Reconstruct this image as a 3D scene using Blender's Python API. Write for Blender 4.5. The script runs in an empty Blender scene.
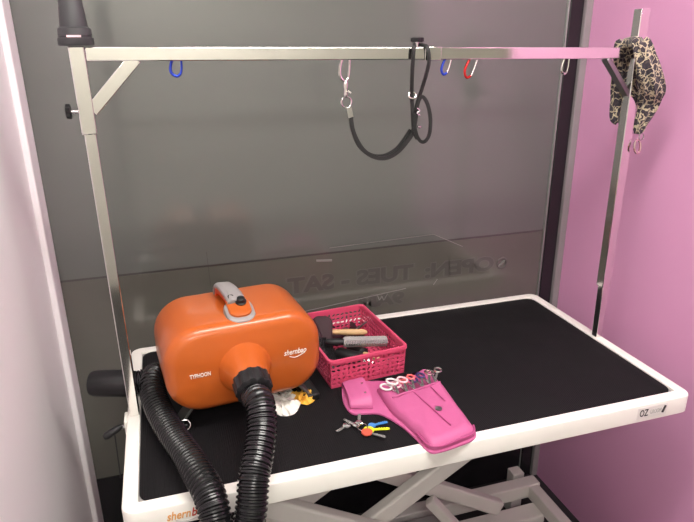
import bpy, bmesh, math, random
from mathutils import Vector, Matrix
random.seed(7)
PI = math.pi
C = bpy.context.scene.collection
FL = -0.785            # floor height; z = 0 is the table top

# ------------------------------------------------------------------ materials
def new_mat(name, col, rough=.5, metal=0.0, spec=.5, coat=0.0, noise=None, bump=None, sheen=0.0, trans=0.0, coat_rough=.03):
    m = bpy.data.materials.new(name); m.use_nodes = True
    nt = m.node_tree; b = nt.nodes['Principled BSDF']
    b.inputs['Base Color'].default_value = (*col, 1); b.inputs['Roughness'].default_value = rough
    b.inputs['Metallic'].default_value = metal; b.inputs['Specular IOR Level'].default_value = spec
    b.inputs['Coat Weight'].default_value = coat; b.inputs['Coat Roughness'].default_value = coat_rough
    b.inputs['Sheen Weight'].default_value = sheen
    if coat == 1: b.inputs['Coat IOR'].default_value = 1.72; b.inputs['Coat Roughness'].default_value = .13
    b.inputs['Transmission Weight'].default_value = trans
    tc = nt.nodes.new('ShaderNodeTexCoord')
    if noise:
        sc, amt = noise
        n = nt.nodes.new('ShaderNodeTexNoise'); n.inputs['Scale'].default_value = sc; n.inputs['Detail'].default_value = 5
        nt.links.new(tc.outputs['Object'], n.inputs['Vector'])
        r = nt.nodes.new('ShaderNodeMapRange'); r.inputs[3].default_value = 1-amt; r.inputs[4].default_value = 1+amt
        nt.links.new(n.outputs['Fac'], r.inputs[0])
        h = nt.nodes.new('ShaderNodeVectorMath'); h.operation = 'SCALE'; h.inputs[0].default_value = col
        nt.links.new(r.outputs[0], h.inputs['Scale']); nt.links.new(h.outputs[0], b.inputs['Base Color'])
    if bump:
        sc, st = bump
        n = nt.nodes.new('ShaderNodeTexNoise'); n.inputs['Scale'].default_value = sc; n.inputs['Detail'].default_value = 3
        nt.links.new(tc.outputs['Object'], n.inputs['Vector'])
        bp = nt.nodes.new('ShaderNodeBump'); bp.inputs['Strength'].default_value = st; bp.inputs['Distance'].default_value = .002
        nt.links.new(n.outputs['Fac'], bp.inputs['Height']); nt.links.new(bp.outputs[0], b.inputs['Normal'])
    return m

def mat_mat():       # ribbed rubber mat
    m = new_mat('ribbed_rubber', (.022, .021, .022), .55, spec=.1)
    nt = m.node_tree; b = nt.nodes['Principled BSDF']
    tc = nt.nodes.new('ShaderNodeTexCoord')
    w = nt.nodes.new('ShaderNodeTexWave'); w.wave_type = 'BANDS'; w.bands_direction = 'X'
    w.inputs['Scale'].default_value = 75; w.inputs['Distortion'].default_value = 0
    nt.links.new(tc.outputs['Object'], w.inputs['Vector'])
    n = nt.nodes.new('ShaderNodeTexNoise'); n.inputs['Scale'].default_value = 5; n.inputs['Detail'].default_value = 6
    nt.links.new(tc.outputs['Object'], n.inputs['Vector'])
    r = nt.nodes.new('ShaderNodeMapRange'); r.inputs[1].default_value = .3; r.inputs[2].default_value = .75
    r.inputs[3].default_value = .5; r.inputs[4].default_value = .75
    nt.links.new(n.outputs['Fac'], r.inputs[0]); nt.links.new(r.outputs[0], b.inputs['Roughness'])
    c = nt.nodes.new('ShaderNodeMixRGB'); c.inputs[1].default_value = (.007, .0068, .0078, 1); c.inputs[2].default_value = (.013, .0118, .0128, 1)
    nt.links.new(n.outputs['Fac'], c.inputs[0]); nt.links.new(c.outputs[0], b.inputs['Base Color'])
    bp = nt.nodes.new('ShaderNodeBump'); bp.inputs['Strength'].default_value = .5; bp.inputs['Distance'].default_value = .001
    nt.links.new(w.outputs['Fac'], bp.inputs['Height']); nt.links.new(bp.outputs[0], b.inputs['Normal'])
    return m

def leopard_mat():
    m = new_mat('leopard_cloth', (.5, .4, .25), .85, sheen=.2)
    nt = m.node_tree; b = nt.nodes['Principled BSDF']
    tc = nt.nodes.new('ShaderNodeTexCoord')
    n = nt.nodes.new('ShaderNodeTexNoise'); n.inputs['Scale'].default_value = 60
    nt.links.new(tc.outputs['Object'], n.inputs['Vector'])
    mx = nt.nodes.new('ShaderNodeMixRGB'); mx.inputs[0].default_value = .026
    nt.links.new(tc.outputs['Object'], mx.inputs[1]); nt.links.new(n.outputs['Color'], mx.inputs[2])
    v = nt.nodes.new('ShaderNodeTexVoronoi'); v.feature = 'DISTANCE_TO_EDGE'; v.inputs['Scale'].default_value = 62
    nt.links.new(mx.outputs[0], v.inputs['Vector'])
    cr = nt.nodes.new('ShaderNodeValToRGB'); e = cr.color_ramp.elements
    e[0].position = 0; e[0].color = (.50, .43, .30, 1); e[1].position = .16; e[1].color = (.020, .016, .026, 1)
    k = cr.color_ramp.elements.new(.045); k.color = (.42, .35, .23, 1)
    k = cr.color_ramp.elements.new(.085); k.color = (.03, .025, .035, 1)
    k = cr.color_ramp.elements.new(.36); k.color = (.03, .022, .03, 1)
    k = cr.color_ramp.elements.new(.46); k.color = (.13, .09, .07, 1)
    nt.links.new(v.outputs['Distance'], cr.inputs[0]); nt.links.new(cr.outputs[0], b.inputs['Base Color'])
    return m

def emit_mat(name, col, s):
    m = bpy.data.materials.new(name); m.use_nodes = True
    b = m.node_tree.nodes['Principled BSDF']
    b.inputs['Base Color'].default_value = (*col, 1); b.inputs['Emission Color'].default_value = (*col, 1)
    b.inputs['Emission Strength'].default_value = s
    return m

M = dict(
    pink_wall=new_mat('pink_paint', (.73, .35, .57), .45, spec=.4, noise=(2.5, .05), bump=(160, .08)),
    pale_wall=new_mat('pale_pink_paint', (.93, .89, .91), .42, spec=.4, noise=(2.0, .03), bump=(140, .06)),
    cream=new_mat('cream_paint', (.80, .78, .70), .6, bump=(90, .1)),
    white_ceiling=new_mat('ceiling_paint', (.82, .82, .78), .8),
    floor=new_mat('dark_vinyl_floor', (.022, .021, .023), .4, noise=(6, .3)),
    film_up=new_mat('grey_backed_glass', (.118, .126, .116), .35, spec=.3, coat=1, noise=(1.6, .10)),
    film_low=new_mat('brown_grey_backed_glass', (.104, .102, .086), .35, spec=.3, coat=1, noise=(5, .14)),
    film_line=new_mat('dark_glass_line', (.05, .045, .043), .35, coat=1),
    letter=new_mat('ghost_lettering', (.086, .080, .074), .35, spec=.3, coat=1),
    halo=new_mat('letter_border', (.118, .115, .102), .35, spec=.3, coat=1),
    scratch_reflection=new_mat('pale_scratch_and_reflection', (.22, .21, .2), .5),
    black_frame=new_mat('black_aluminium', (.013, .012, .014), .25, spec=.6, noise=(30, .3)),
    silver_edge=new_mat('silver_seal', (.5, .52, .5), .3, metal=.8),
    grey_strip=new_mat('grey_sealant_strip', (.27, .24, .25), .6, noise=(20, .1)),
    white_plastic=new_mat('white_table_rim', (.84, .82, .76), .35, spec=.5),
    white_steel=new_mat('white_powder_coat', (.62, .59, .56), .45, spec=.4, noise=(7, .05)),
    rubber_mat=mat_mat(),
    chrome=new_mat('polished_steel', (.80, .79, .76), .09, metal=1, noise=(8, .04)),
    steel=new_mat('brushed_steel', (.62, .61, .60), .24, metal=1),
    dark_steel=new_mat('steel_fitting', (.34, .34, .34), .3, metal=1),
    orange=new_mat('orange_shell', (.46, .100, .016), .32, spec=.35, coat=.3, coat_rough=.07),
    deep_orange=new_mat('orange_shell_side', (.55, .055, .012), .35),
    grey_plastic=new_mat('grey_plastic', (.27, .255, .25), .38, spec=.5),
    foot_grey=new_mat('foot_grey', (.11, .11, .105), .45, metal=.3),
    black_plastic=new_mat('black_plastic', (.009, .009, .010), .42, spec=.35),
    hose=new_mat('hose_black', (.007, .007, .008), .27, spec=.45),
    soft_black=new_mat('soft_black_plastic', (.013, .0125, .014), .5, spec=.35, noise=(40, .15)),
    nozzle_grey=new_mat('nozzle_dark_grey', (.042, .042, .045), .5),
    strap=new_mat('black_webbing', (.009, .0095, .009), .6, bump=(500, .3)),
    basket=new_mat('pink_basket_plastic', (.58, .065, .14), .38, spec=.45),
    leather=new_mat('pink_leather', (.50, .11, .265), .5, spec=.4, noise=(25, .05), bump=(260, .18)),
    leather_dark=new_mat('pink_leather_edge', (.40, .06, .19), .5),
    tissue=new_mat('white_tissue', (.82, .80, .74), .9, noise=(40, .05)),
    tissue_y=new_mat('orange_stained_tissue', (.78, .42, .05), .85, noise=(60, .3)),
    wood=new_mat('pale_wood', (.52, .33, .16), .5, noise=(50, .2)),
    maroon=new_mat('dark_maroon_plastic', (.035, .013, .018), .6, spec=.25),
    pin=new_mat('grey_pins', (.33, .32, .31), .6, noise=(400, .35), bump=(900, 1)),
    white_gloss=new_mat('white_gloss', (.8, .78, .76), .3),
    pale_pink=new_mat('pale_pink_plastic', (.85, .55, .6), .35),
    coral=new_mat('coral_plastic', (.85, .16, .16), .35),
    navy=new_mat('navy_plastic', (.03, .025, .12), .35),
    red=new_mat('red_anodised', (.55, .02, .02), .25, metal=.6),
    blue=new_mat('blue_anodised', (.03, .07, .55), .25, metal=.6),
    yellow=new_mat('neon_yellow_key', (.78, .85, .03), .4),
    key_blue=new_mat('blue_key', (.05, .22, .55), .4),
    key_red=new_mat('red_key_head', (.6, .10, .06), .4),
    sticker=new_mat('sticker_face', (.78, .76, .72), .4),
    ink=new_mat('black_ink', (.03, .03, .03), .5),
    ink_grey=new_mat('grey_ink', (.45, .44, .43), .5),
    txt_orange=new_mat('orange_ink', (.75, .36, .10), .5),
    txt_red=new_mat('red_ink', (.55, .07, .04), .5),
    txt_white=new_mat('white_ink', (.85, .8, .75), .5),
    rose=new_mat('rose_metal', (.8, .6, .6), .15, metal=1),
    board=new_mat('brown_grey_board', (.30, .235, .20), .6, noise=(12, .12)),
    leopard=leopard_mat(),
    lamp=emit_mat('lamp_diffuser', (1.0, .965, .91), 33.0),
)

# ------------------------------------------------------------------ helpers
def thing(name, label, cat, loc=(0, 0, 0), rotz=0, group=None):
    o = bpy.data.objects.new(name, None); C.objects.link(o)
    o.location = loc; o.rotation_euler = (0, 0, rotz); o.empty_display_size = .05
    o['label'] = label; o['category'] = cat
    if group: o['group'] = group
    o['_m'] = 0; del o['_m']
    return o
def mtx(o):
    m = Matrix.Translation(o.location) @ o.rotation_euler.to_matrix().to_4x4()
    return (mtx(o.parent) @ m) if o.parent else m
def obj(name, bm, mat, parent=None, world=True, smooth=True, bevel=0, solid=0, subsurf=0, label=None):
    """link a bmesh as ONE mesh object. world=True: vertices are in world coordinates"""
    if parent is not None and world:
        bm.transform(mtx(parent).inverted())
    bmesh.ops.recalc_face_normals(bm, faces=bm.faces)
    me = bpy.data.meshes.new(name); bm.to_mesh(me); bm.free()
    mats = mat if isinstance(mat, (list, tuple)) else [mat]
    for k in mats: me.materials.append(k)
    o = bpy.data.objects.new(name, me); C.objects.link(o)
    if parent is not None: o.parent = parent
    if smooth:
        for p in me.polygons: p.use_smooth = True
        try: me.set_sharp_from_angle(angle=math.radians(38))
        except Exception: pass
    if solid:
        s = o.modifiers.new('solid', 'SOLIDIFY'); s.thickness = solid; s.offset = 0
    if bevel:
        b = o.modifiers.new('bevel', 'BEVEL'); b.width = bevel; b.segments = 3; b.limit_method = 'ANGLE'
        b.harden_normals = False
    if subsurf:
        s = o.modifiers.new('sub', 'SUBSURF'); s.levels = subsurf; s.render_levels = subsurf
    if label: o['label'] = label
    return o
def centre(o):
    """move the origin of a single-mesh thing to its base"""
    vs = [v.co for v in o.data.vertices]
    c = Vector((sum(v.x for v in vs)/len(vs), sum(v.y for v in vs)/len(vs), min(v.z for v in vs)))
    o.data.transform(Matrix.Translation(-c)); o.location = c
    return o
def tag(o, label, cat, group=None):
    o['label'] = label; o['category'] = cat
    if group: o['group'] = group
    return centre(o)
def struct(name, bm, mat, parent=None, **k):
    o = obj(name, bm, mat, parent, **k)
    if parent is None: o['kind'] = 'structure'
    return o
def add_box(bm, x0, x1, y0, y1, z0, z1, M4=None):
    vs = [bm.verts.new(Vector(p)) for p in [(x0,y0,z0),(x1,y0,z0),(x1,y1,z0),(x0,y1,z0),(x0,y0,z1),(x1,y0,z1),(x1,y1,z1),(x0,y1,z1)]]
    if M4:
        for v in vs: v.co = M4 @ v.co
    for f in [(0,3,2,1),(4,5,6,7),(0,1,5,4),(1,2,6,5),(2,3,7,6),(3,0,4,7)]: bm.faces.new([vs[i] for i in f])
    return bm
def box(*a, **k): return add_box(bmesh.new(), *a, **k)
def bar_between(bm, a, b, w, h, up=Vector((0, 0, 1))):
    """square-section bar from a to b; w across, h along up"""
    a = Vector(a); b = Vector(b); d = (b-a); L = d.length; d.normalize()
    s = d.cross(up).normalized(); u = s.cross(d).normalized()
    m = Matrix((( s.x, d.x, u.x, a.x), (s.y, d.y, u.y, a.y), (s.z, d.z, u.z, a.z), (0, 0, 0, 1)))
    return add_box(bm, -w/2, w/2, 0, L, -h/2, h/2, m)
def ring_faces(bm, rings, closed=False, caps=True):
    n = len(rings[0]); m = len(rings)
    for i in range(m if closed else m-1):
        a, b = rings[i], rings[(i+1) % m]
        for j in range(n):
            bm.faces.new((a[j], a[(j+1) % n], b[(j+1) % n], b[j]))
    if caps and not closed:
        bm.faces.new(rings[0][::-1]); bm.faces.new(rings[-1])
def catmull(pts, n=10, closed=False):
    P = [Vector(p) for p in pts]; out = []
    m = len(P)
    for i in range(m if closed else m-1):
        if closed: p0, p1, p2, p3 = P[(i-1) % m], P[i], P[(i+1) % m], P[(i+2) % m]
        else: p0, p1, p2, p3 = P[max(i-1, 0)], P[i], P[i+1], P[min(i+2, m-1)]
        for k in range(n):
            t = k/n
            out.append(.5*((2*p1)+(-p0+p2)*t+(2*p0-5*p1+4*p2-p3)*t*t+(-p0+3*p1-3*p2+p3)*t**3))
    if not closed: out.append(P[-1])
    return out
def resample(P, step):
    out = [P[0].copy()]; acc = 0
    for a, b in zip(P, P[1:]):
        L = (b-a).length
        if L == 0: continue
        s = step-acc
        while s <= L:
            out.append(a.lerp(b, s/L)); s += step
        acc = (acc+L) % step
    return out
def sweep(bm, P, sec, closed=False, up=None, rad=None):
    """sweep section (list of 2D points) along P; rad(i, t) scales it; parallel-transport frame"""
    m = len(P); T = []
    for i in range(m):
        if closed: t = P[(i+1) % m]-P[(i-1) % m]
        else: t = P[min(i+1, m-1)]-P[max(i-1, 0)]
        T.append(t.normalized())
    n = Vector(up) if up else (Vector((0, 0, 1)) if abs(T[0].z) < .9 else Vector((0, 1, 0)))
    n = (n-T[0]*n.dot(T[0])).normalized(); rings = []
    for i in range(m):
        n = (n-T[i]*n.dot(T[i])).normalized(); b = T[i].cross(n)
        k = rad(i, i/(m-1)) if rad else 1
        rings.append([bm.verts.new(P[i]+(b*x+n*y)*k) for x, y in sec])
    ring_faces(bm, rings, closed)
    return bm
def circ(r, n=12): return [(r*math.cos(2*PI*i/n), r*math.sin(2*PI*i/n)) for i in range(n)]
def rect(w, h): return [(-w/2, -h/2), (w/2, -h/2), (w/2, h/2), (-w/2, h/2)]
def tube(bm, pts, r, n=12, closed=False, sm=8):
    return sweep(bm, catmull(pts, sm, closed), circ(r, n), closed)
def strap(bm, pts, w, t, up, closed=False, sm=8):
    return sweep(bm, catmull(pts, sm, closed), rect(w, t), closed, up)
def lathe(bm, prof, a, d, n=28):
    """prof [(dist along axis, radius)], axis from point a in direction d"""
    a = Vector(a); d = Vector(d).normalized()
    u = d.orthogonal().normalized(); v = d.cross(u)
    rings = [[bm.verts.new(a+d*s+(u*math.cos(2*PI*i/n)+v*math.sin(2*PI*i/n))*max(r, 1e-5)) for i in range(n)] for s, r in prof]
    ring_faces(bm, rings)
    return bm
def outline(pts, n=6): return [Vector((p.x, p.y)) for p in catmull([(x, y, 0) for x, y in pts], n, True)]
def slab(bm, pl, z0, z1, inset=0):
    """polygon prism, with a small rounded top edge if inset"""
    c = Vector((sum(p.x for p in pl)/len(pl), sum(p.y for p in pl)/len(pl)))
    def lvl(z, k):
        out = []; N = len(pl)
        for i, p in enumerate(pl):
            t = (pl[(i+1) % N]-pl[i-1]).normalized(); nrm = Vector((-t.y, t.x))
            if nrm.dot(c-p) < 0: nrm = -nrm
            out.append(bm.verts.new((p.x+nrm.x*k, p.y+nrm.y*k, z)))
        return out
    rs = [lvl(z0, 0), lvl(z1-inset, 0)]
    if inset: rs += [lvl(z1-inset*.3, inset*.3), lvl(z1, inset)]
    else: rs[1] = rs[1]
    for a, b in zip(rs, rs[1:]):
        for j in range(len(pl)): bm.faces.new((a[j], a[(j+1) % len(pl)], b[(j+1) % len(pl)], b[j]))
    f1 = bm.faces.new(rs[0][::-1]); f2 = bm.faces.new(rs[-1])
    bmesh.ops.triangulate(bm, faces=[f1, f2])
    return bm
def rrect(x0, x1, y0, y1, r, n=8):
    out = []
    for cx, cy, a0 in ((x1-r, y1-r, 0), (x0+r, y1-r, PI/2), (x0+r, y0+r, PI), (x1-r, y0+r, 1.5*PI)):
        for k in range(n+1):
            a = a0+PI/2*k/n; out.append(Vector((cx+r*math.cos(a), cy+r*math.sin(a))))
    return out
def text_bm(s, size, ext=.0003, shear=0, offset=0):
    cu = bpy.data.curves.new('lettering_curve', 'FONT'); cu.body = s; cu.size = size; cu.extrude = ext; cu.shear = shear; cu.offset = offset
    cu.align_x = 'CENTER'; cu.align_y = 'CENTER'; cu.resolution_u = 3
    o = bpy.data.objects.new('tmp_text', cu); C.objects.link(o)
    dg = bpy.context.evaluated_depsgraph_get(); me = bpy.data.meshes.new_from_object(o.evaluated_get(dg))
    bm = bmesh.new(); bm.from_mesh(me)
    bpy.data.objects.remove(o); bpy.data.curves.remove(cu); bpy.data.meshes.remove(me)
    return bm
def front_text(name, s, size, loc, mat, parent, width=None, rot=0, shear=0, mirror=False, offset=0, ext=.0003, normal_rotz=0):
    """lettering standing on a surface that faces -y"""
    bm = text_bm(s, size, ext, shear, offset)
    if width:
        xs = [v.co.x for v in bm.verts]; k = width/(max(xs)-min(xs)); bm.transform(Matrix.Diagonal((k, 1, 1, 1)))
    if mirror: bm.transform(Matrix.Diagonal((-1, 1, 1, 1)))
    bm.transform(Matrix.Translation(loc) @ Matrix.Rotation(normal_rotz, 4, 'Z') @ Matrix.Rotation(PI/2, 4, 'X') @ Matrix.Rotation(rot, 4, 'Z'))
    return obj(name, bm, mat, parent, smooth=False)

# ------------------------------------------------------------------ room
CEIL = 1.70; GY = .70
struct('floor', box(-2.4, 3.0, -2.6, .80, FL-.05, FL), M['floor'], smooth=False)
struct('ceiling', box(-2.4, 3.0, -2.6, .80, CEIL, CEIL+.05), M['white_ceiling'], smooth=False)
struct('wall_right', box(1.345, 1.45, -.50, .80, FL, CEIL), M['pink_wall'], smooth=False)
struct('wall_left', box(-.27, -.165, -.62, GY+.02, FL, CEIL), M['pale_wall'], smooth=False)
struct('wall_far_right', box(3.0, 3.05, -2.65, .80, FL, CEIL), M['cream'], smooth=False)
struct('wall_beyond', box(1.45, 3.0, .0, .05, FL, CEIL), M['cream'], smooth=False)
struct('wall_rear', box(-2.4, 3.0, -2.65, -2.6, FL, CEIL), M['cream'], smooth=False)
struct('wall_side', box(-2.45, -2.4, -2.65, .80, FL, CEIL), M['cream'], smooth=False)
struct('wall_partition', box(-2.4, -.27, GY-.02, .80, FL, CEIL), M['cream'], smooth=False)
struct('trim_1', box(-.166, -.151, .615, GY-.004, FL, CEIL), M['pale_wall'], bevel=.004)
struct('trim_2', box(1.322, 1.3455, GY-.02, GY+.01, FL, CEIL), M['grey_strip'], bevel=.003)
w = bpy.data.objects.new('window_1', None); C.objects.link(w); w.location = (.56, GY, FL); w['kind'] = 'structure'
ZL = .172
def wpart(n, bm, m, **k): return obj(n, bm, m, w, **k)
wpart('glass_pane', box(-.165, 1.272, GY, GY+.012, ZL+.005, CEIL), M['film_up'], smooth=False)
wpart('lower_glass_pane', box(-.165, 1.272, GY, GY+.012, FL, ZL-.001), M['film_low'], smooth=False)
wpart('horizontal_line', box(-.165, 1.272, GY+.001, GY+.012, ZL-.001, ZL+.005), M['film_line'], smooth=False)  # thin dark line between the upper and lower pane colours
wpart('window_frame', box(1.277, 1.322, GY-.009, GY+.03, FL, CEIL), M['black_frame'], bevel=.003)
wpart('lower_shade_panel', box(-.165, 1.272, GY-.004, GY, FL, -.44), M['black_frame'], smooth=False)  # black sheet that builds in the deep shade at the bottom of the glass
wpart('seal', box(1.272, 1.2768, GY-.006, GY+.01, FL, CEIL), M['silver_edge'], bevel=.001)
def ghost(s, width, loc, size, rot=0):
    front_text('lettering_border', s, size, (loc[0], GY-.0004, loc[1]), M['halo'], w, width=width*1.03, mirror=True, offset=.005, ext=.0002, rot=rot)
    front_text('lettering', s, size, (loc[0], GY-.0010, loc[1]), M['letter'], w, width=width, mirror=True, offset=.0026, ext=.0002, rot=rot)
ghost('TUES - SAT', .39, (.628, .084), .064)
ghost('OPEN:', .238, (.981, .080), .062)
ghost('9AM', .15, (.72, .004), .050)
bm = bmesh.new()     # small round mark at the end of the writing
tube(bm, [(1.130+.016*math.cos(a), GY-.0006, .078+.017*math.sin(a)) for a in [k*PI/4 for k in range(8)]], .0035, 6, True, 4)
tube(bm, [(1.118, GY-.0006, .068), (1.142, GY-.0006, .090)], .003, 6)
wpart('round_mark', bm, M['letter'])
bm = bmesh.new()
for a, b in [((.56, .190), (.885, .199)), ((.885, .199), (.985, .150)), ((.43, -.003), (.80, .034))]:  # the bent pale line here paints a reflection in the glass
    bar_between(bm, (a[0], GY-.0016, a[1]), (b[0], GY-.0016, b[1]), .0016, .0016)
for a, b, t in [((.52, .156), (.566, .152), .006), ((.892, .034), (.905, .052), .002), ((.812, .152), (.812, .160), .003),
                ((.708, .022), (.714, .006), .0025), ((.714, .006), (.722, .018), .002), ((.722, .018), (.728, .004), .002), ((.728, .004), (.740, .024), .0015)]:
    bar_between(bm, (a[0], GY-.0016, a[1]), (b[0], GY-.0016, b[1]), t*.5, t)
wpart('scratches_and_reflection', bm, M['scratch_reflection'])
bm = bmesh.new(); bar_between(bm, (.216, GY-.001, .215), (.219, GY-.001, .115), .001, .001); wpart('thin_mark', bm, M['film_line'])

# ceiling lamps (behind and above the viewer); rear one added to brighten the rear wall
for x, y, sx, sy, lab in ((.62, -.42, .60, .14, 'long white ceiling lamp above the front of the grooming table'),
                          (.10, -1.95, .60, .14, 'added unseen ceiling lamp that brightens the rear wall of the room')):
    t = thing('ceiling_lamp', lab, 'lamp', (x, y, CEIL-.05), 0, 'ceiling lamps')
    obj('housing', box(x-sx-.02, x+sx+.02, y-sy-.02, y+sy+.02, CEIL-.035, CEIL-.001), M['white_plastic'], t, bevel=.004)
    obj('diffuser', box(x-sx, x+sx, y-sy, y+sy, CEIL-.05, CEIL-.036), M['lamp'], t, smooth=False)

# ------------------------------------------------------------------ grooming table
T = thing('grooming_table', 'white grooming table with black ribbed top and scissor lift', 'table', (.6, .308, FL))
bm = bmesh.new()
def rim_ring(ins, z, n=10):
    r = max(.026-ins, .004)
    return [bm.verts.new((p.x, p.y, z)) for p in rrect(ins, 1.2-ins, ins, .616-ins, r, n)]
rings = [rim_ring(.004, -.045), rim_ring(0, -.041), rim_ring(0, -.004), rim_ring(.0012, -.0012), rim_ring(.004, 0), rim_ring(.026, 0), rim_ring(.027, -.001), rim_ring(.027, -.007)]
ring_faces(bm, rings)
obj('table_rim', bm, M['white_plastic'], T)
bm = bmesh.new(); slab(bm, rrect(.0285, 1.1715, .0285, .5875, .024, 8), -.006, -.0022, .001)
obj('top_board', box(.02, 1.18, .02, .596, -.010, -.0061), M['grey_plastic'], T, smooth=False)
obj('ribbed_mat', bm, M['rubber_mat'], T)
bm = bmesh.new()
add_box(bm, .06, 1.14, .07, .12, -.085, -.046); add_box(bm, .06, 1.14, .50, .55, -.085, -.046)
obj('top_rail', bm, M['white_steel'], T, bevel=.003)
def arm(a, b, w=.03, h=.046):
    bm = bmesh.new(); bar_between(bm, a, b, w, h); obj('scissor_arm', bm, M['white_steel'], T, bevel=.006)
arm((.10, .147, -.53), (.835, .147, -.073)); arm((.115, .115, -.060), (.985, .115, -.576))
arm((.10, .345, -.53), (.835, .345, -.073)); arm((.115, .377, -.060), (.985, .377, -.576))
def beam(n, a, b, w=.045, h=.05, m='white_steel'):
    bm = bmesh.new(); bar_between(bm, a, b, w, h); return obj(n, bm, M[m], T, bevel=.004)
zb = -.625
beam('base_rail', (.06, .4765, zb), (1.186, .4765, zb), .043, .05)
beam('base_rail', (.06, .02, zb), (1.205, .02, zb), .05, .05)
beam('base_rail', (1.163, -.004, zb-.003), (1.163, .495, zb-.003), .036, .045)
beam('base_rail', (.08, -.004, zb-.003), (.08, .495, zb-.003), .042, .045)
for x, y in ((.085, .535), (1.146, .535), (.085, .03), (1.163, .03)):
    bm = box(x-.02, x+.02, y-.02, y+.02, FL+.02, -.603); 
    lg = obj('leg', bm, M['white_steel'], T, bevel=.003)
    bm = bmesh.new(); lathe(bm, [(0, .026), (.016, .026), (.021, .02)], (x, y, FL+.0005), (0, 0, 1)); obj('rubber_foot', bm, M['black_plastic'], lg)
beam('cross_member', (.5, .40, -.66), (1.15, .40, -.66), .06, .03)
beam('cross_member', (.06, .22, -.66), (1.15, .22, -.66), .05, .03)
obj('motor_shelf', box(.10, 1.145, .04, .455, -.685, -.677), M['board'], T, smooth=False)
obj('motor_box', box(.62, .80, .30, .40, -.676, -.56), M['grey_plastic'], T, bevel=.01)
bm = bmesh.new(); bar_between(bm, (.74, .35, -.46), (.90, .26, -.66), .03, .03); obj('actuator', bm, M['white_steel'], T, bevel=.004)
bm = bmesh.new(); tube(bm, [(.80, .30, -.60), (.86, .27, -.57), (.93, .26, -.60), (.95, .22, -.66)], .006); obj('power_cable', bm, M['black_plastic'], T)
bm = bmesh.new(); tube(bm, [(.93, .46, -.6002), (.945, .46, -.6002)], .006); obj('bolt', bm, M['ink'], T)
# paper on the shelf
p = thing('paper_sheet', 'white printed paper lying on the shelf under the grooming table', 'paper', (1.08, .30, -.677))
obj('sheet', box(.99, 1.14, .22, .385, -.6768, -.6755), M['white_gloss'], p, smooth=False)
bm = text_bm('oling', .045, .0002, 0, .001); bm.transform(Matrix.Translation((1.075, .362, -.6752)))
obj('lettering', bm, M['ink'], p, smooth=False)
# sticker and lettering on the front of the rim
bm = box(1.050, 1.128, -.0008, .0004, -.034, -.006); st = obj('maker_sticker', bm, M['sticker'], T, smooth=False)
front_text('lettering', 'OZ', .024, (1.0665, -.0011, -.0205), M['ink'], st, width=.022, offset=.0002)
front_text('small_lettering', 'GROOM', .015, (1.098, -.0011, -.0205), M['ink_grey'], st, width=.030)
bm = box(-.003, .003, -.0014, -.0008, -.009, .009); bm.transform(Matrix.Translation((1.120, 0, -.0195)) @ Matrix.Rotation(.35, 4, 'Y')); obj('dark_mark', bm, M['ink'], st, smooth=False)
front_text('maker_lettering', 'shern', .024, (.091, -.0006, -.0225), M['txt_orange'], T, width=.040, shear=.25, offset=.0004)
front_text('maker_lettering', 'bao', .024, (.126, -.0006, -.0225), M['txt_red'], T, width=.028, shear=.25, offset=.0004)
bm = bmesh.new(); tube(bm, [(.085, -.0004, -.033), (.105, -.0004, -.038), (.135, -.0004, -.031)], .0008, 6); obj('swoosh', bm, M['ink_grey'], T)
# clamp bolt handle at the left side
bm = bmesh.new(); lathe(bm, [(0, .0045), (.018, .0045)], (-.0005, .300, -.022), (-1, 0, -.15)); ck = obj('clamp_lever', bm, M['dark_steel'], T)
bm = bmesh.new(); lathe(bm, [(0, .004), (.006, .006), (.010, .0075), (.036, .0085), (.042, .005)], (-.012, .300, -.020), (-.85, -.30, -.30)); obj('lever_grip', bm, M['soft_black'], ck)
bm = bmesh.new(); tube(bm, [(-.028, .29, -.03), (-.03, .287, -.14)], .0014, 6); obj('lever_string', bm, M['soft_black'], ck)
# white clamp lug around the post foot
obj('clamp_lug', box(-.006, .001, .282, .322, -.036, -.001), M['white_plastic'], T, bevel=.003)

# ------------------------------------------------------------------ overhead grooming arm
A = thing('overhead_grooming_arm', 'polished steel overhead frame of two posts and a crossbar on the grooming table', 'grooming arm', (.6, .305, .0))
PY = .305
def post(n, x0, z0, x1, z1, wd, m='chrome'):
    bm = bmesh.new(); bar_between(bm, (x0, PY, z0), (x1, PY, z1), wd, wd, Vector((0, 1, 0))); return obj(n, bm, M[m], A, bevel=.0018)
post('left_post', .0158, .0006, .0115, .60, .0200)
post('post_sleeve', .0112, .588, .0100, .736, .0255)
post('right_post', 1.1865, .0006, 1.1845, .16, .0190)
post('post_sleeve', 1.1840, .145, 1.1800, .806, .0245)
bm = bmesh.new(); bar_between(bm, (.0235, PY-.001, .7235), (1.168, PY-.001, .7140), .0215, .0235); obj('crossbar', bm, M['chrome'], A, bevel=.0018)
bm = bmesh.new(); bar_between(bm, (.655, PY-.001, .7178), (.69, PY-.001, .7176), .0235, .0255); obj('crossbar_joint', bm, M['chrome'], A, bevel=.001)
bm = bmesh.new(); bar_between(bm, (.0195, PY-.001, .6285), (.1035, PY-.001, .7165), .0205, .0225); obj('corner_brace', bm, M['chrome'], A, bevel=.0015)
bm = bmesh.new(); bar_between(bm, (1.0985, PY-.001, .703), (1.1705, PY-.001, .622), .020, .011); obj('corner_brace', bm, M['dark_steel'], A, bevel=.0015)
bm = bmesh.new(); lathe(bm, [(0, .0035), (.014, .0035)], (-.002, PY-.004, .628), (-1, 0, 0)); kn = obj('knob_screw', bm, M['steel'], A)
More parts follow.
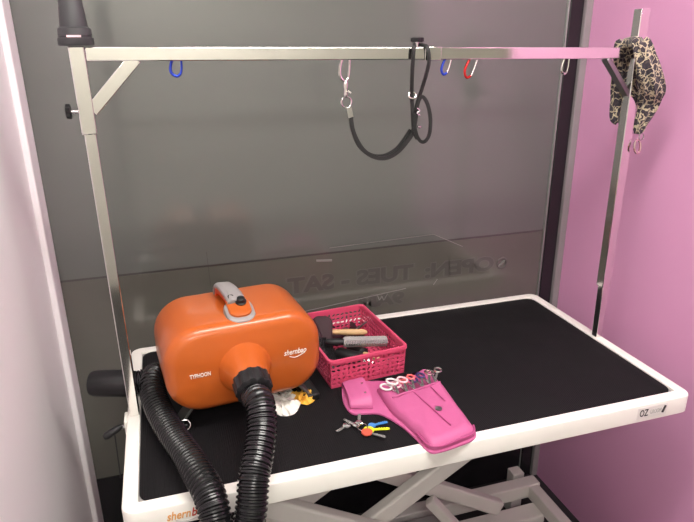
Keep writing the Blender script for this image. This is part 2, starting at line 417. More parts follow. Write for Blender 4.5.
def star_knob(parent, c, d, r=.012, t=.009, lobes=5):
    bm = bmesh.new(); d = Vector(d).normalized(); u = d.orthogonal().normalized(); v = d.cross(u); n = 30
    rs = []
    for s, k in ((0, .8), (.15, 1), (.85, 1), (1, .8)):
        rs.append([bm.verts.new(Vector(c)+d*t*s+(u*math.cos(a)+v*math.sin(a))*r*k*(1+.14*math.cos(lobes*a))) for a in [2*PI*i/n for i in range(n)]])
    ring_faces(bm, rs); return obj('knob', bm, M['black_plastic'], parent)
star_knob(kn, (-.014, PY-.004, .628), (-1, 0, 0))
bm = bmesh.new(); lathe(bm, [(0, .0045), (.010, .0045)], (.6405, PY, .7295), (0, 0, 1)); kn = obj('knob_screw', bm, M['steel'], A)
star_knob(kn, (.6405, PY, .7395), (0, 0, 1), .0125, .009)

# black nozzle clipped on top of the left post
N = thing('dryer_nozzle', 'black tapered plastic nozzle standing on top of the left steel post', 'nozzle', (.0105, PY, .737))
bm = bmesh.new(); lathe(bm, [(0, .0275), (.002, .029), (.012, .029), (.0125, .0265), (.016, .0265), (.0165, .0275), (.0275, .0265), (.030, .0225), (.060, .020), (.062, .0192), (.125, .0185), (.127, .015), (.08, .012)], (.0105, PY, .737), (0, 0, 1), 40)
obj('nozzle_body', bm, M['nozzle_grey'], N)
bm = box(.000, .022, PY-.0292, PY-.024, .7502, .7535); obj('slot_insert', bm, M['pale_pink'], N, smooth=False)

# ------------------------------------------------------------------ carabiners on the crossbar
def carabiner(x, col, lab, h=.034, w=.017, tilt=0, gate='steel', top=.704):
    c = Vector((x, PY-.001, top))
    t = thing('carabiner', lab, 'carabiner', c, 0, 'carabiners hanging from the crossbar')
    def P(u, v): return (u*math.cos(tilt)+v*math.sin(tilt), 0, v*math.cos(tilt)-u*math.sin(tilt))
    # wire loop goes through the bar: visible part below it
    bm = bmesh.new()
    pts = [(.45*w, .004), (.40*w, -.45*h), (.30*w, -.78*h), (0, -.95*h), (-.32*w, -.86*h), (-.52*w, -.60*h), (-.47*w, -.2*h), (-.30*w, .004)]
    tube(bm, [P(a, b) for a, b in pts[2:]], .0026, 8); obj('hook_body', bm, M[col], t, world=False)
    bm = bmesh.new(); tube(bm, [P(a, b) for a, b in pts[:3]], .0020, 8); obj('gate', bm, M[gate], t, world=False)
    return t
carabiner(.172, 'blue', 'small blue carabiner below the left end of the steel crossbar', gate='blue', w=.021, h=.026, top=.7085)
carabiner(.709, 'blue', 'small blue carabiner just right of the hanging black noose', tilt=.2, h=.028, top=.7025)
carabiner(.767, 'red', 'small red carabiner with silver gate on the crossbar', tilt=.28, h=.036, w=.021, top=.702)
carabiner(.995, 'chrome', 'silver carabiner alone near the right end of the crossbar', gate='chrome', h=.028, w=.017, top=.699)
carabiner(.490, 'chrome', 'silver carabiner holding the snap hook of the black leash', gate='chrome', h=.038, w=.021, top=.7045)

# ------------------------------------------------------------------ leash with noose
Y = PY-.002
Ls = thing('grooming_noose', 'black grooming noose leash looped over the crossbar and clipped to a carabiner', 'leash', (.56, Y, .515))
U = (0, 1, 0)
bm = bmesh.new()
lathe(bm, [(0, .003), (.004, .005), (.012, .0045), (.016, .0035), (.022, .0035), (.026, .0045), (.030, .003)], (.4905, Y, .669), (.0, 0, -1), 14)
tube(bm, [(.494, Y-.004, .650), (.500, Y-.006, .646)], .002, 6)
obj('snap_hook', bm, M['chrome'], Ls)
bm = bmesh.new(); tube(bm, [(.4915+.0105*math.cos(a), Y, .628+.0105*math.sin(a)) for a in [k*PI/4 for k in range(8)]], .0016, 8, True, 4); obj('ring', bm, M['chrome'], Ls)
bm = bmesh.new(); strap(bm, [(.4965, Y, .618), (.5005, Y, .598)], .011, .004, U); obj('crimp', bm, M['steel'], Ls)
bm = bmesh.new()
strap(bm, [(.5005, Y, .602), (.504, Y, .576), (.514, Y, .551), (.530, Y, .529), (.553, Y, .515), (.578, Y, .512), (.602, Y, .522), (.622, Y, .541), (.638, Y, .565), (.643, Y, .60)], .0085, .0035, U)
obj('leash_strap', bm, M['strap'], Ls)
bm = bmesh.new()
strap(bm, [(.504, Y+.006, .592), (.508, Y+.006, .566), (.522, Y+.006, .537), (.548, Y+.006, .519), (.575, Y+.006, .516), (.600, Y+.006, .527), (.618, Y+.006, .545), (.634, Y+.006, .567)], .007, .003, U)
obj('leash_strap', bm, M['strap'], Ls)
bm = bmesh.new()   # big loop over the bar
strap(bm, [(.6300, Y-.004, .636), (.6265, Y-.012, .670), (.6255, Y-.0165, .705), (.6270, Y-.0165, .727), (.6330, Y-.006, .7345), (.6400, Y+.013, .735), (.6500, Y+.0, .7350), (.6570, Y-.014, .7290), (.6605, Y-.0165, .705), (.6570, Y-.014, .680), (.6500, Y-.008, .648), (.6435, Y-.002, .618), (.6400, Y, .590)], .0072, .003, U)
obj('noose_strap', bm, M['strap'], Ls)
bm = bmesh.new()
strap(bm, [(.6300, Y-.004, .636), (.6330, Y-.004, .610), (.6350, Y-.003, .585), (.6390, Y-.003, .562), (.6460, Y-.003, .549)], .0072, .003, U)
strap(bm, [(.6400, Y-.006, .606), (.6450, Y-.008, .628), (.6530, Y-.008, .634), (.6640, Y-.008, .620), (.6720, Y-.008, .592), (.6720, Y-.008, .562), (.6640, Y-.008, .545), (.6540, Y-.006, .543), (.6440, Y-.005, .556), (.6380, Y-.005, .580), (.6370, Y-.006, .60)], .0072, .003, U)
obj('hand_loop', bm, M['strap'], Ls)
bm = bmesh.new(); tube(bm, [(.6305+.008*math.cos(a), Y-.007+.002*math.sin(a), .638+.0065*math.sin(a)) for a in [k*PI/4 for k in range(8)]], .0018, 8, True, 4); obj('sliding_ring', bm, M['chrome'], Ls)
bm = bmesh.new()
tube(bm, [(.640, Y-.010, .612), (.646, Y-.011, .607), (.641, Y-.010, .602), (.647, Y-.011, .597)], .0012, 6)
lathe(bm, [(0, .003), (.004, .0035), (.007, .002)], (.645, Y-.010, .575), (.2, -1, 0), 10)
obj('stitched_rivet', bm, M['steel'], Ls)

# ------------------------------------------------------------------ leopard cloth on the right corner
def cloth(rings, seed):
    rnd = random.Random(seed); bm = bmesh.new(); n = 44; rs = []
    prof = catmull([(c, hw, z) for (c, y, hw, hd, z) in rings], 7)
    prof2 = catmull([(y, hd, z) for (c, y, hw, hd, z) in rings], 7)
    ph = [rnd.random()*6.28 for _ in range(4)]
    for i, (a, b) in enumerate(zip(prof, prof2)):
        z = a.z; ring = []
        for k in range(n):
            t = 2*PI*k/n
            f = 1+.13*math.sin(5*t+ph[0]+z*22)+.09*math.sin(9*t+ph[1]-z*35)+.05*math.sin(14*t+ph[2]+z*60)
            ring.append(bm.verts.new((a.x+a.y*math.cos(t)*f, b.x+b.y*math.sin(t)*f, z+.004*math.sin(3*t+ph[3]))))
        rs.append(ring)
    ring_faces(bm, rs); return bm
S = thing('leopard_print_cloth', 'crumpled leopard print cloth wrapped round the top of the right post', 'cloth', (1.2, PY, .53))
obj('front_fold', cloth([(1.168, .281, .010, .006, .744), (1.164, .278, .022, .012, .737), (1.172, .272, .024, .014, .715), (1.184, .268, .027, .016, .685), (1.198, .268, .029, .018, .655), (1.2135, .274, .028, .020, .628), (1.2240, .288, .024, .020, .605), (1.222, .292, .021, .017, .580), (1.215, .294, .015, .012, .556), (1.212, .294, .009, .008, .536)], 3), M['leopard'], S)
obj('rear_fold', cloth([(1.162, .328, .010, .006, .741), (1.164, .332, .018, .010, .732), (1.164, .334, .015, .012, .70), (1.168, .334, .016, .012, .66), (1.171, .334, .017, .012, .62), (1.174, .336, .017, .012, .59), (1.174, .336, .013, .010, .565), (1.180, .336, .007, .006, .555)], 5), M['leopard'], S)
bm = bmesh.new(); tube(bm, [(1.158, .284, .734), (1.164, .30, .738), (1.169, .33, .734)], .012, 14); obj('top_fold', bm, M['leopard'], S)
bm = bmesh.new(); tube(bm, [(1.2125+.0065*math.cos(a), .285, .527+.0075*math.sin(a)) for a in [k*PI/4 for k in range(8)]], .0013, 8, True, 4); obj('small_ring', bm, M['steel'], S)
bm = bmesh.new(); tube(bm, [(1.2045+.0085*math.cos(a), .284+.003*math.sin(a), .505+.0155*math.sin(a)) for a in [k*PI/4 for k in range(8)]], .0026, 8, True, 4); obj('hanging_ring', bm, M['rose'], S)

# ------------------------------------------------------------------ dryer
DR = math.radians(6)
D = thing('pet_dryer', 'orange pet blow dryer with grey top handle and black corrugated hose', 'dryer', (.2395, .301, -.002), DR)
HW, HH, HD, RC, ZC = .160, .0925, .100, .074, .137
def body_ring(bm, ins, y, n=12):
    return [bm.verts.new((p.x, y, p.y)) for p in rrect(-HW+ins, HW-ins, ZC-HH+ins, ZC+HH-ins, max(RC-ins, .004), n)]
bm = bmesh.new(); re = .026; rs = []
rs.append(body_ring(bm, .07, HD+.004)); rs.append(body_ring(bm, .045, HD+.003))
for k in range(7):
    a = PI/2*k/6; rs.append(body_ring(bm, re*(1-math.sin(a)), HD-re+re*math.cos(a)))
for k in range(7):
    a = PI/2*(1-k/6); rs.append(body_ring(bm, re*(1-math.sin(a)), -(HD-re)-re*math.cos(a)))
for ins, dy in ((.040, .003), (.055, .0048), (.070, .006), (.085, .0065)): rs.append(body_ring(bm, ins, -HD-dy))
ring_faces(bm, rs)
obj('shell', bm, M['orange'], D, world=False)
# outlet cone
ax = Vector((-.03, -1, .05)).normalized(); oc = Vector((-.008, -HD+.006, ZC-.004)); axc = Vector((-.04, -1, -.30)).normalized()
bm = bmesh.new(); lathe(bm, [(-.004, .068), (.003, .062), (.008, .056), (.016, .051), (.030, .046), (.046, .041), (.062, .0365), (.072, .034), (.078, .030)], oc, ax, 48)
obj('air_outlet', bm, M['orange'], D, world=False)
# grey handle on top
zt = ZC+HH
bm = bmesh.new()
sec = [(x*.5, y*.5) for x, y in [(-.034, -.010), (.034, -.010), (.034, .004), (.022, .012), (-.022, .012), (-.034, .004)]]
sweep(bm, catmull([(-.012, .072, zt-.010), (-.012, .062, zt+.014), (-.010, .040, zt+.028), (-.004, .000, zt+.028), (.000, -.045, zt+.020)], 8), sec, up=(0, 0, 1), rad=lambda i, t: .95+.25*t)
hd = obj('handle', bm, M['grey_plastic'], D, world=False, bevel=.002)
bm = bmesh.new(); sweep(bm, catmull([(-.016, .068, zt-.012), (-.016, .056, zt+.010), (-.014, .036, zt+.017), (-.010, .000, zt+.017), (-.006, -.03, zt+.010)], 8), rect(.020, .014), up=(0, 0, 1)); obj('handle_underside', bm, M['deep_orange'], hd, world=False, bevel=.003)
bm = bmesh.new()
pod = rrect(-.030, .030, -.096, -.026, .024, 8)
slab(bm, pod, zt-.030, zt+.020, .007); RP = Matrix.Translation((0, -.03, zt+.022)) @ Matrix.Rotation(.33, 4, 'X') @ Matrix.Translation((0, .03, -zt-.022)); bm.transform(RP)
cp = obj('control_pod', bm, M['grey_plastic'], D, world=False)
bm = bmesh.new(); slab(bm, rrect(-.023, .023, -.084, -.022, .019, 8), zt+.018, zt+.025, .003); bm.transform(RP); obj('pod_inlay', bm, M['orange'], cp, world=False)
bm = bmesh.new(); lathe(bm, [(0, .011), (.004, .0115), (.005, .009), (.012, .008), (.013, .006)], (.006, -.046, zt+.024), (0, 0, 1), 20); bm.transform(RP); obj('speed_knob', bm, M['black_plastic'], cp, world=False)
bm = bmesh.new(); slab(bm, rrect(-.017, -.005, -.044, -.024, .004, 5), zt+.024, zt+.031, .001); bm.transform(RP); obj('rocker_switch', bm, M['black_plastic'], cp, world=False)
# small lettering on the shell
def shell_text(n, s, size, x, z, width, shear=0):
    bm = text_bm(s, size, .0003, shear, .0002)
    xs = [v.co.x for v in bm.verts]; k = width/(max(xs)-min(xs)); bm.transform(Matrix.Diagonal((k, 1, 1, 1)))
    bm.transform(Matrix.Translation((x, -HD-.0068, z)) @ Matrix.Rotation(PI/2, 4, 'X')); obj(n, bm, M['txt_white'], D, world=False, smooth=False)
shell_text('model_lettering', 'TYPHOON', .012, -.096, ZC+.0, .040)
shell_text('maker_lettering', 'shernbao', .017, .097, ZC+.010, .048, .3)
bm = bmesh.new(); tube(bm, [(.085, -HD-.0068, ZC+.001), (.098, -HD-.0068, ZC-.003), (.118, -HD-.0068, ZC+.004)], .0008, 6); obj('swoosh', bm, M['txt_white'], D, world=False)
# feet
for s in (-1, 1):
    bm = bmesh.new()
    bar_between(bm, (s*.105, -.045, .052), (s*.142, -.052, .010), .04, .006, Vector((s, 0, 1)))
    ft = obj('foot_bracket', bm, M['foot_grey'], D, world=False, bevel=.002)
    bm = box(s*.142-.018, s*.142+.018, -.078, .085, .0004, .016); obj('rubber_runner', bm, M['black_plastic'], ft, world=False, bevel=.004)
    bm = bmesh.new(); bar_between(bm, (s*.105, .055, .052), (s*.142, .062, .010), .04, .006, Vector((s, 0, 1))); obj('rear_bracket', bm, M['foot_grey'], ft, world=False, bevel=.002)
    if s < 0:
        bm = bmesh.new(); tube(bm, [(s*.142+.012*math.cos(a)+.008, -.084+.010*math.sin(a), .020+.006*math.sin(a)) for a in [k*PI/4 for k in range(8)]], .0016, 8, True, 4)
        obj('strap_buckle', bm, M['steel'], ft, world=False)
# collar, corrugated hose and its nozzle
Dm = mtx(D); c0 = Dm @ (oc+ax*.066); axw = (Dm.to_3x3() @ axc).normalized()
bm = bmesh.new(); n = 72; prof = [(0, .030), (.002, .0345), (.030, .0335), (.034, .029), (.034, .024)]
u = axw.orthogonal().normalized(); v = axw.cross(u); rs = []
for s, r in prof:
    rs.append([bm.verts.new(c0+axw*s+(u*math.cos(2*PI*i/n)+v*math.sin(2*PI*i/n))*(r+(.0022 if (i//3) % 2 and .001 < s < .033 else 0))) for i in range(n)])
ring_faces(bm, rs)
cl = obj('hose_collar', bm, M['soft_black'], D)
h0 = c0+axw*.024
path = [h0, h0+Vector((.000, -.020, -.006)), Vector((.2515, .068, .124)), Vector((.2480, .035, .099)), Vector((.2350, .0, .074)), Vector((.220, -.033, .050)), Vector((.208, -.062, .008)), Vector((.192, -.082, -.045)), Vector((.180, -.095, -.14)),
        Vector((.165, -.10, -.27)), Vector((.13, -.10, -.35)), Vector((.10, -.10, -.32)), Vector((.115, -.10, -.20)), Vector((.140, -.088, -.08)), Vector((.150, -.066, -.010)), Vector((.146, -.030, .026)), Vector((.134, .015, .034)),
        Vector((.118, .075, .0325)), Vector((.094, .155, .029)), Vector((.072, .235, .033)), Vector((.059, .290, .046)), Vector((.059, .330, .056)), Vector((.064, .362, .052)), Vector((.056, .382, .040)), Vector((.032, .380, .031)), Vector((.004, .387, .0292))]
PP = resample(catmull(path, 30), .00105)
def rib(i, t):
    q = (i*.00105/.0088) % 1
    return 1.045 if q < .38 else (1.0 if q < .5 or q > .88 else .93)
bm = bmesh.new(); sweep(bm, PP, circ(.0262, 28), rad=rib); obj('hose', bm, M['hose'], D)
bm = bmesh.new(); lathe(bm, [(0, .027), (.004, .030), (.06, .0295), (.085, .0285), (.093, .026), (.096, .019), (.09, .012)], (.014, .3835, .0297), (-1, .32, .0), 36); obj('hose_nozzle', bm, M['soft_black'], D)

# ------------------------------------------------------------------ pink basket
BR = math.radians(5.2)
B = thing('storage_basket', 'open pink plastic basket with lacy cut-out sides full of grooming brushes', 'basket', (.5225, .409, -.0018), BR)
bw, bd, bh = .092, .126, .072; tw, td = .0945, .129
def wall(bm, p00, p10, p01, p11, nx, nz, z_solid=.15):
    """lattice panel: cells with leafy holes; top band stays solid"""
    p00, p10, p01, p11 = map(Vector, (p00, p10, p01, p11))
    def P(u, v): return (p00.lerp(p10, u)).lerp(p01.lerp(p11, u), v)
    vm = 1-z_solid; rnd = random.Random(nx*31+nz)
    key = {}
    def V(u, v):
        k = (round(u*5000), round(v*5000))
        if k not in key: key[k] = bm.verts.new(P(u, v))
        return key[k]
    for i in range(nx):
        for j in range(nz):
            u0, u1 = i/nx, (i+1)/nx; v0, v1 = .06+(vm-.06)*j/nz, .06+(vm-.06)*(j+1)/nz
            uc, vc = (u0+u1)/2, (v0+v1)/2; du, dv = (u1-u0)/2, (v1-v0)/2
            o = [(u0, v0), (uc, v0), (u1, v0), (u1, vc), (u1, v1), (uc, v1), (u0, v1), (u0, vc)]
            ang = rnd.random()*PI; inn = []
            for k, (a, b) in enumerate(o):
                t = math.atan2(b-vc, (a-uc)*dv/du)
                r = .92*(.74+.26*math.cos(2*(t-ang)))
                inn.append((uc+du*r*math.cos(t), vc+dv*r*math.sin(t)))
            O = [V(*q) for q in o]; I = [V(*q) for q in inn]
            for k in range(8): bm.faces.new((O[k], O[(k+1) % 8], I[(k+1) % 8], I[k]))
    for i in range(nx*2):
        u0, u1 = i/(2*nx), (i+1)/(2*nx)
        bm.faces.new((V(u0, 0), V(u1, 0), V(u1, .06), V(u0, .06)))
        bm.faces.new((V(u0, vm), V(u1, vm), V(u1, 1), V(u0, 1)))
bm = bmesh.new()
b0 = [(-bw, -bd, 0), (bw, -bd, 0), (bw, bd, 0), (-bw, bd, 0)]; t0 = [(-tw, -td, bh), (tw, -td, bh), (tw, td, bh), (-tw, td, bh)]
for k in range(4): wall(bm, b0[k], b0[(k+1) % 4], t0[k], t0[(k+1) % 4], 15 if k % 2 == 0 else 20, 5)
bmesh.ops.remove_doubles(bm, verts=bm.verts, dist=.0001)
obj('lattice_side', bm, M['basket'], B, world=False, smooth=False, solid=.002)
bm = bmesh.new(); wall(bm, (-bw, -bd, .0014), (bw, -bd, .0014), (-bw, bd, .0014), (bw, bd, .0014), 14, 19, .06); bmesh.ops.remove_doubles(bm, verts=bm.verts, dist=.0001); obj('base', bm, M['basket'], B, world=False, smooth=False, solid=.002)
bm = bmesh.new(); rs = []
for ins, z in ((0, bh-.006), (0, bh+.001), (-.002, bh+.002), (-.0055, bh+.001), (-.006, bh-.006), (-.0045, bh-.006), (-.004, bh-.001), (-.0015, bh-.001), (-.0015, bh-.006)):
    rs.append([bm.verts.new((p.x, p.y, z)) for p in rrect(-tw+ins, tw-ins, -td+ins, td-ins, .014, 6)])
ring_faces(bm, rs, closed=True)
obj('rim', bm, M['basket'], B, world=False)
Bm = mtx(B)
def inb(x, y, z): return Bm @ Vector((x, y, z))
def local_thing(name, lab, cat, p, d=0, tilt=0, group=None):
    o = thing(name, lab, cat, inb(*p), 0, group); o.rotation_euler = (tilt, 0, BR+d); return o
G = 'grooming tools in the pink basket'
# maroon slicker brush with wooden handle
o = local_thing('slicker_brush', 'dark maroon slicker brush with pale wooden handle at the back of the pink basket', 'brush', (-.050, .030, .062), -.25, 0, G)
o.rotation_euler = (0, .05, BR-.35)
bm = bmesh.new(); slab(bm, rrect(-.032, .020, -.036, .040, .018, 6), 0, .014, .005)
bm.transform(Matrix.Rotation(.9, 4, 'X')); obj('brush_head', bm, M['maroon'], o, world=False)
bm = bmesh.new(); lathe(bm, [(0, .006), (.02, .0065), (.05, .0085), (.085, .008), (.093, .004)], (.014, .0, .002), (1, .02, .0), 16); obj('handle', bm, M['wood'], o, world=False)
# black brush with bristles at left
o = local_thing('bristle_brush', 'black oval brush leaning on the left side of the pink basket', 'brush', (-.066, -.035, .032), 0, 0, G); o.rotation_euler = (.5, .2, BR+.25)
bm = bmesh.new(); slab(bm, rrect(-.020, .020, -.050, .050, .019, 6), 0, .013, .005); obj('brush_head', bm, M['black_plastic'], o, world=False)
bm = bmesh.new()
for i in range(5):
    for j in range(10):
        if (i in (0, 4)) and (j in (0, 9)): continue
        lathe(bm, [(0, .0012), (.010, .0007)], (-.014+.007*i, -.040+.009*j, .012), (0, 0, 1), 5)
obj('bristles', bm, M['soft_black'], o, world=False)
bm = bmesh.new(); lathe(bm, [(0, .007), (.02, .008), (.055, .009), (.062, .004)], (0, .045, .006), (0, 1, .1), 14); obj('handle', bm, M['maroon'], o, world=False)
# grey pin comb
o = local_thing('pin_brush', 'long grey bristled brush lying across the pink basket', 'brush', (.022, -.043, .054), 0, 0, G); o.rotation_euler = (.55, .10, BR-.16)
bm = bmesh.new(); slab(bm, rrect(-.050, .062, -.012, .012, .006, 5), 0, .011, .002); obj('brush_head', bm, M['pin'], o, world=False)
bm = bmesh.new(); lathe(bm, [(0, .008), (.02, .010), (.04, .008), (.045, .004)], (-.048, 0, .004), (-1, .1, -.1), 14); obj('handle', bm, M['soft_black'], o, world=False)
bm = bmesh.new()
for k in range(26): add_box(bm, -.046+.0041*k, -.0443+.0041*k, -.0125, -.002, .008, .016)
obj('pins', bm, M['steel'], o, world=False)
# clippers
o = local_thing('hair_clippers', 'black clippers with a silver white tip at the front of the pink basket', 'clippers', (-.008, -.070, .012), 0, 0, G); o.rotation_euler = (0, .12, BR-.75)
bm = bmesh.new(); lathe(bm, [(-.055, .010), (-.045, .016), (0, .018), (.022, .015)], (0, 0, .018), (1, 0, 0), 20); obj('body', bm, M['black_plastic'], o, world=False)
bm = bmesh.new(); lathe(bm, [(.020, .0155), (.034, .013), (.044, .011), (.046, .006)], (0, 0, .018), (1, 0, 0), 20); obj('silver_tip', bm, M['steel'], o, world=False)
# round brush with wooden handle pointing to the front
o = local_thing('round_brush', 'round brush whose wooden handle shows through the front of the pink basket', 'brush', (.028, -.092, .026), 0, 0, G); o.rotation_euler = (-.12, 0, BR+.25)
bm = bmesh.new(); lathe(bm, [(0, .004), (.004, .0075), (.035, .0075), (.055, .006)], (0, -.022, .012), (0, 1, -.05), 16); obj('handle', bm, M['wood'], o, world=False)
bm = bmesh.new(); lathe(bm, [(0, .008), (.004, .015), (.055, .015), (.060, .008)], (0, .033, .009), (0, 1, -.05), 20); obj('brush_barrel', bm, M['soft_black'], o, world=False)
# scissors
o = local_thing('grooming_scissors', 'dark steel scissors resting behind the grey brush in the pink basket', 'scissors', (.030, .020, .052), 0, 0, G); o.rotation_euler = (.1, .15, BR+.5+PI)
for s in (-1, 1):
    bm = bmesh.new(); bar_between(bm, (-.045, s*.003, .002*s+.004), (.045, -s*.002, .002*s+.004), .005, .002); obj('blade', bm, M['dark_steel'], o, world=False)
    bm = bmesh.new(); tube(bm, [(.056+.011*math.cos(a), -s*.010+.009*math.sin(a), .004) for a in [k*PI/4 for k in range(8)]], .002, 8, True, 4); obj('finger_ring', bm, M['black_plastic'], o, world=False)
# dematting comb + jar at back right
o = local_thing('grooming_comb', 'black comb leaning in the back right of the pink basket', 'comb', (.052, .066, .006), 0, 0, G); o.rotation_euler = (.1, .1, BR+1.45)
bm = box(-.055, .055, -.004, .004, .018, .030)
for k in range(24): add_box(bm, -.053+.0045*k, -.0508+.0045*k, -.0012, .0012, 0, .019)
obj('comb_body', bm, M['black_plastic'], o, world=False, smooth=False)
o = local_thing('undercoat_rake', 'dark purple rake head lying on the floor of the pink basket', 'rake', (-.005, .085, .004), 0, 0, G); o.rotation_euler = (0, 0, BR+.1)
bm = bmesh.new(); lathe(bm, [(0, .009), (.05, .010), (.075, .007)], (-.035, 0, .012), (1, 0, 0), 14); obj('handle', bm, M['maroon'], o, world=False)
bm = box(.038, .050, -.022, .022, .004, .020)
for k in range(9): add_box(bm, .042, .045, -.020+.0048*k, -.0185+.0048*k, -.004, .006)
obj('rake_head', bm, M['dark_steel'], o, world=False)

# ------------------------------------------------------------------ pink leather holster
H = thing('scissor_holster', 'bright pink leather scissor holster lying open on the table near the front edge', 'holster', (.56, .14, -.002))
back = [(.463, .262), (.482, .270), (.520, .274), (.540, .268), (.560, .262), (.600, .250), (.640, .262), (.6765, .281), (.684, .240), (.680, .180), (.676, .10), (.673, .030), (.657, .004), (.62, -.006), (.576, -.012), (.556, -.004), (.547, .045), (.534, .095), (.510, .140), (.480, .152), (.455, .160), (.449, .20)]
PL = outline(back, 5)
bm = bmesh.new(); slab(bm, PL, .0, .0042, .0012); obj('back_panel', bm, M['leather'], H)
def pillow(bm, pl, z0, ht, steps=7, edge=.030, base=.006, tilt=None):
    """rounded leather pocket: closed outline inflated to ht"""
    c = Vector((sum(p.x for p in pl)/len(pl), sum(p.y for p in pl)/len(pl))); rs = []
    rs.append([bm.verts.new((p.x, p.y, z0)) for p in pl])
    for s in range(steps+1):
        f = s/steps; k = 1-.62*f**1.2; h = math.sin(min(1, f*1.5)*PI/2)
        ring = []
        for i, p in enumerate(pl):
            q = c+(p-c)*(1-(1-k)*.55 if f < 1 else 1-(1-k)*.55)
            zz = z0+base+(ht-base)*h
            if tilt: zz = z0+base+(ht-base)*h*tilt(q)
            zz += .0011*math.sin(70*q.x+25*q.y)*h+.0008*math.sin(120*q.y-40*q.x)*h
            ring.append(bm.verts.new((q.x, q.y, zz)))
        rs.append(ring)
    for a, b in zip(rs, rs[1:]):
        for j in range(len(pl)): bm.faces.new((a[j], a[(j+1) % len(pl)], b[(j+1) % len(pl)], b[j]))
    # inner fan rings
    last = rs[-1]; z = sum(v.co.z for v in last)/len(last)
    prev = last
    for k in (.6, .25):
        ring = [bm.verts.new((c.x+(v.co.x-c.x)*k, c.y+(v.co.y-c.y)*k, v.co.z*k+(z+.001)*(1-k))) for v in last]
        for j in range(len(pl)): bm.faces.new((prev[j], prev[(j+1) % len(pl)], ring[(j+1) % len(pl)], ring[j]))
        prev = ring
    bm.faces.new(prev); bm.faces.new(rs[0][::-1])
pocket = [(.533, .222), (.536, .180), (.548, .168), (.575, .178), (.605, .185), (.640, .193), (.670, .200), (.6785, .190), (.674, .12), (.668, .030), (.656, .010), (.620, .000), (.578, -.008), (.560, .0), (.553, .040), (.543, .090), (.533, .140)]
bm = bmesh.new(); pillow(bm, outline(pocket, 5), .0042, .021, tilt=lambda q: .95); pk = obj('front_pocket', bm, M['leather'], H)
# second stitched layer on the pocket, with piping between the layers
bm = bmesh.new(); tube(bm, [(x, y, .0135) for x, y in [(.552, .045), (.557, .002), (.578, -.0095), (.620, -.0015), (.657, .009), (.670, .031)]], .0022, 8); obj('piping', bm, M['leather_dark'], pk)
bm = bmesh.new(); tube(bm, [(.545, .158, .0255), (.575, .163, .0275), (.612, .170, .0275), (.648, .180, .0265), (.670, .186, .024)], .0020, 8); obj('pocket_edge', bm, M['leather'], pk)
bm = bmesh.new(); tube(bm, [(.596, .162, .0268), (.606, .100, .0272), (.618, .030, .0262)], .0014, 8); tube(bm, [(.640, .172, .0265), (.645, .11, .0268)], .0012, 8); obj('pocket_seam', bm, M['leather_dark'], pk)
bm = bmesh.new(); lathe(bm, [(0, .0075), (.002, .0075), (.003, .005), (.0035, .002)], (.6195, .088, .0262), (0, 0, 1), 20); obj('snap', bm, M['dark_steel'], pk)
# belt loop
bm = bmesh.new()
sweep(bm, catmull([(.489, .267, .005), (.4885, .264, .014), (.4875, .256, .022), (.485, .225, .0255), (.481, .186, .0235), (.479, .171, .015), (.478, .168, .006)], 8), [(.025*math.copysign(abs(math.cos(a))**.5, math.cos(a)), .0022*math.sin(a)) for a in [2*PI*i/16 for i in range(16)]], up=(0, 1, 0))
lp = obj('belt_loop', bm, M['leather'], H, bevel=.001)
for x, y in ((.500, .228), (.4955, .192)):
    bm = bmesh.new(); lathe(bm, [(0, .004), (.0016, .004), (.0026, .002)], (x, y, .0270 if y > .2 else .0260), (0, 0, 1), 14); obj('rivet', bm, M['chrome'], lp)
# tools in the holster
def scissors(x, y, mat, lab, ang=0, r=.0105, g='scissors in the pink holster'):
    o = thing('grooming_scissors', lab, 'scissors', (x, y, .021), ang, g)
    o.rotation_euler = (-.12, 0, ang)
    for s in (-1, 1):
        bm = bmesh.new(); tube(bm, [(s*.0085+r*.75*math.cos(a), .006+r*1.15*math.sin(a), .010+.004*s) for a in [k*PI/4 for k in range(8)]], .0024, 8, True, 4); obj('finger_ring', bm, M[mat], o, world=False)
        bm = bmesh.new(); bar_between(bm, (s*.006, -.006, .010+.003*s), (-s*.001, -.030, .001+.001*s), .005, .0022); obj('blade', bm, M['steel'], o, world=False)
scissors(.556, .196, 'white_gloss', 'white handled scissors, leftmost in the pink holster', .25, .0135)
scissors(.5795, .197, 'pale_pink', 'pale pink handled scissors, second from the left in the pink holster', .15, .0125)
scissors(.601, .203, 'coral', 'coral red handled scissors in the middle of the pink holster', .05, .0095)
scissors(.624, .203, 'navy', 'navy blue handled scissors in the pink holster', 0, .0105)
scissors(.646, .210, 'rose', 'shiny metal scissors right of the navy pair in the pink holster', -.1, .010)
scissors(.670, .216, 'chrome', 'silver scissors, rightmost in the pink holster', -.35, .0105)

# ------------------------------------------------------------------ keys
K = thing('key_bunch', 'bunch of keys with red, blue and yellow heads on the black mat', 'keys', (.468, .09, -.002))
def key(head, blade, cx, cy, ang, hr=.011, L=.030, z=.001, lab=None):
    bm = bmesh.new(); pl = [Vector((cx+hr*math.cos(a)*(1 if head else 1), cy+hr*math.sin(a))) for a in [2*PI*i/24 for i in range(24)]]
    slab(bm, pl, z, z+.003, .0006); o = obj('key_head', bm, M[head], K, label=lab)
    d = Vector((math.cos(ang), math.sin(ang), 0)); a = Vector((cx, cy, z+.0015))+d*hr*.8
    bm = bmesh.new(); bar_between(bm, a, a+d*L, .0055, .0018)
    for k in range(4): bar_between(bm, a+d*L*(.35+.15*k)+Vector((-d.y, d.x, 0))*.003, a+d*L*(.42+.15*k)+Vector((-d.y, d.x, 0))*.003, .003, .0016)
    obj('key_blade', bm, M[blade], o)
key('key_red', 'steel', .463, .0875, -.78, .0115, .032, .0030, 'red key head')
key('yellow', 'yellow', .470, .097, -.22, .011, .034, .0002, 'neon yellow key head')
key('key_blue', 'key_blue', .481, .109, .05, .008, .028, .0001, 'blue key head')
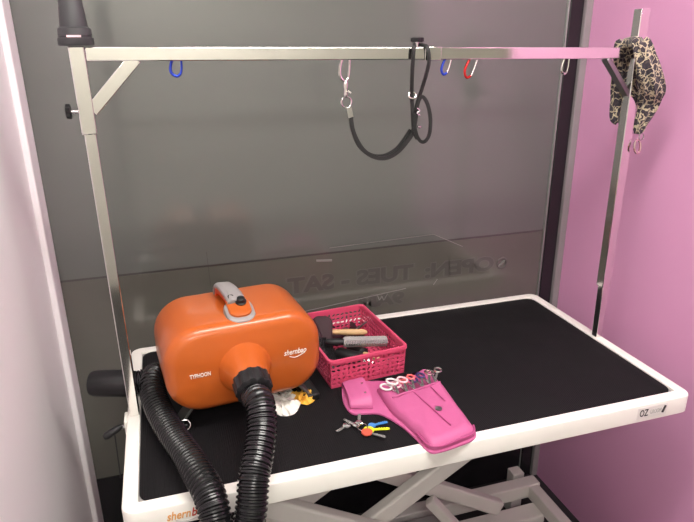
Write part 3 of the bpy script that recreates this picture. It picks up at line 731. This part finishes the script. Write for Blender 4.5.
key('steel', 'steel', .432, .124, 3.6, .009, .022, .0003)
key('steel', 'steel', .450, .116, 2.2, .008, .026, .0035)
key('steel', 'steel', .456, .118, 1.2, .0075, .024, .006)
bm = bmesh.new(); tube(bm, [(.459+.010*math.cos(a), .103+.010*math.sin(a), .0062+.002*math.sin(a)) for a in [k*PI/4 for k in range(8)]], .001, 8, True, 4); obj('key_ring', bm, M['chrome'], K)

# ------------------------------------------------------------------ crumpled tissue
def crumple(pl, ht, seed, z0):
    rnd = random.Random(seed); bm = bmesh.new()
    c = Vector((sum(p.x for p in pl)/len(pl), sum(p.y for p in pl)/len(pl))); rs = []
    for f, h in ((1, 0), (.98, .3), (.85, .75), (.6, 1), (.3, .85), (.08, .95)):
        rs.append([bm.verts.new((c.x+(p.x-c.x)*f+rnd.uniform(-1, 1)*.0042*(f < 1), c.y+(p.y-c.y)*f+rnd.uniform(-1, 1)*.0042*(f < 1), z0+ht*h*(rnd.uniform(.35, 1.25) if h else 1))) for p in pl])
    ring_faces(bm, rs); return bm
TI = thing('crumpled_tissue', 'crumpled white tissue with an orange yellow stain beside the dryer', 'tissue', (.335, .24, -.002))
obj('white_fold', crumple(outline([(.300, .300), (.316, .288), (.331, .262), (.350, .262), (.362, .245), (.350, .215), (.334, .200), (.310, .205), (.297, .235), (.295, .27)], 4), .016, 2, -.0018), M['tissue'], TI, smooth=False, label='white tissue')
obj('stained_fold', crumple(outline([(.345, .275), (.362, .262), (.380, .268), (.395, .258), (.393, .238), (.375, .226), (.360, .236), (.346, .252)], 4), .016, 4, -.0010), M['tissue_y'], TI, smooth=False, label='orange yellow stained tissue')
bm = crumple(outline([(.322, .312), (.333, .315), (.350, .285), (.352, .270), (.338, .268), (.326, .288)], 4), .017, 9, .0); obj('upright_fold', bm, M['tissue'], TI, smooth=False)

# ------------------------------------------------------------------ camera
yaw, tilt, roll = .2981, .3433, -.0083
f = Vector((math.sin(yaw)*math.cos(tilt), math.cos(yaw)*math.cos(tilt), -math.sin(tilt)))
r = Vector((math.cos(yaw), -math.sin(yaw), 0)); u = r.cross(f)
r, u = r*math.cos(roll)+u*math.sin(roll), -r*math.sin(roll)+u*math.cos(roll)
cam = bpy.data.cameras.new('camera'); co = bpy.data.objects.new('camera', cam); C.objects.link(co)
cam.sensor_fit = 'HORIZONTAL'; cam.sensor_width = 36; cam.lens = 596.67/694*36; cam.clip_start = .02
co.matrix_world = Matrix(((r.x, u.x, -f.x, .1305), (r.y, u.y, -f.y, -.8679), (r.z, u.z, -f.z, .7302), (0, 0, 0, 1)))
bpy.context.scene.camera = co

# ------------------------------------------------------------------ world and view
wd = bpy.data.worlds.new('world'); bpy.context.scene.world = wd; wd.use_nodes = True
wd.node_tree.nodes['Background'].inputs[0].default_value = (.9, .92, 1, 1); wd.node_tree.nodes['Background'].inputs[1].default_value = .15
vs = bpy.context.scene.view_settings
vs.view_transform = 'Standard'; vs.look = 'None'; vs.gamma = 1; vs.use_curve_mapping = False; vs.exposure = 0.0
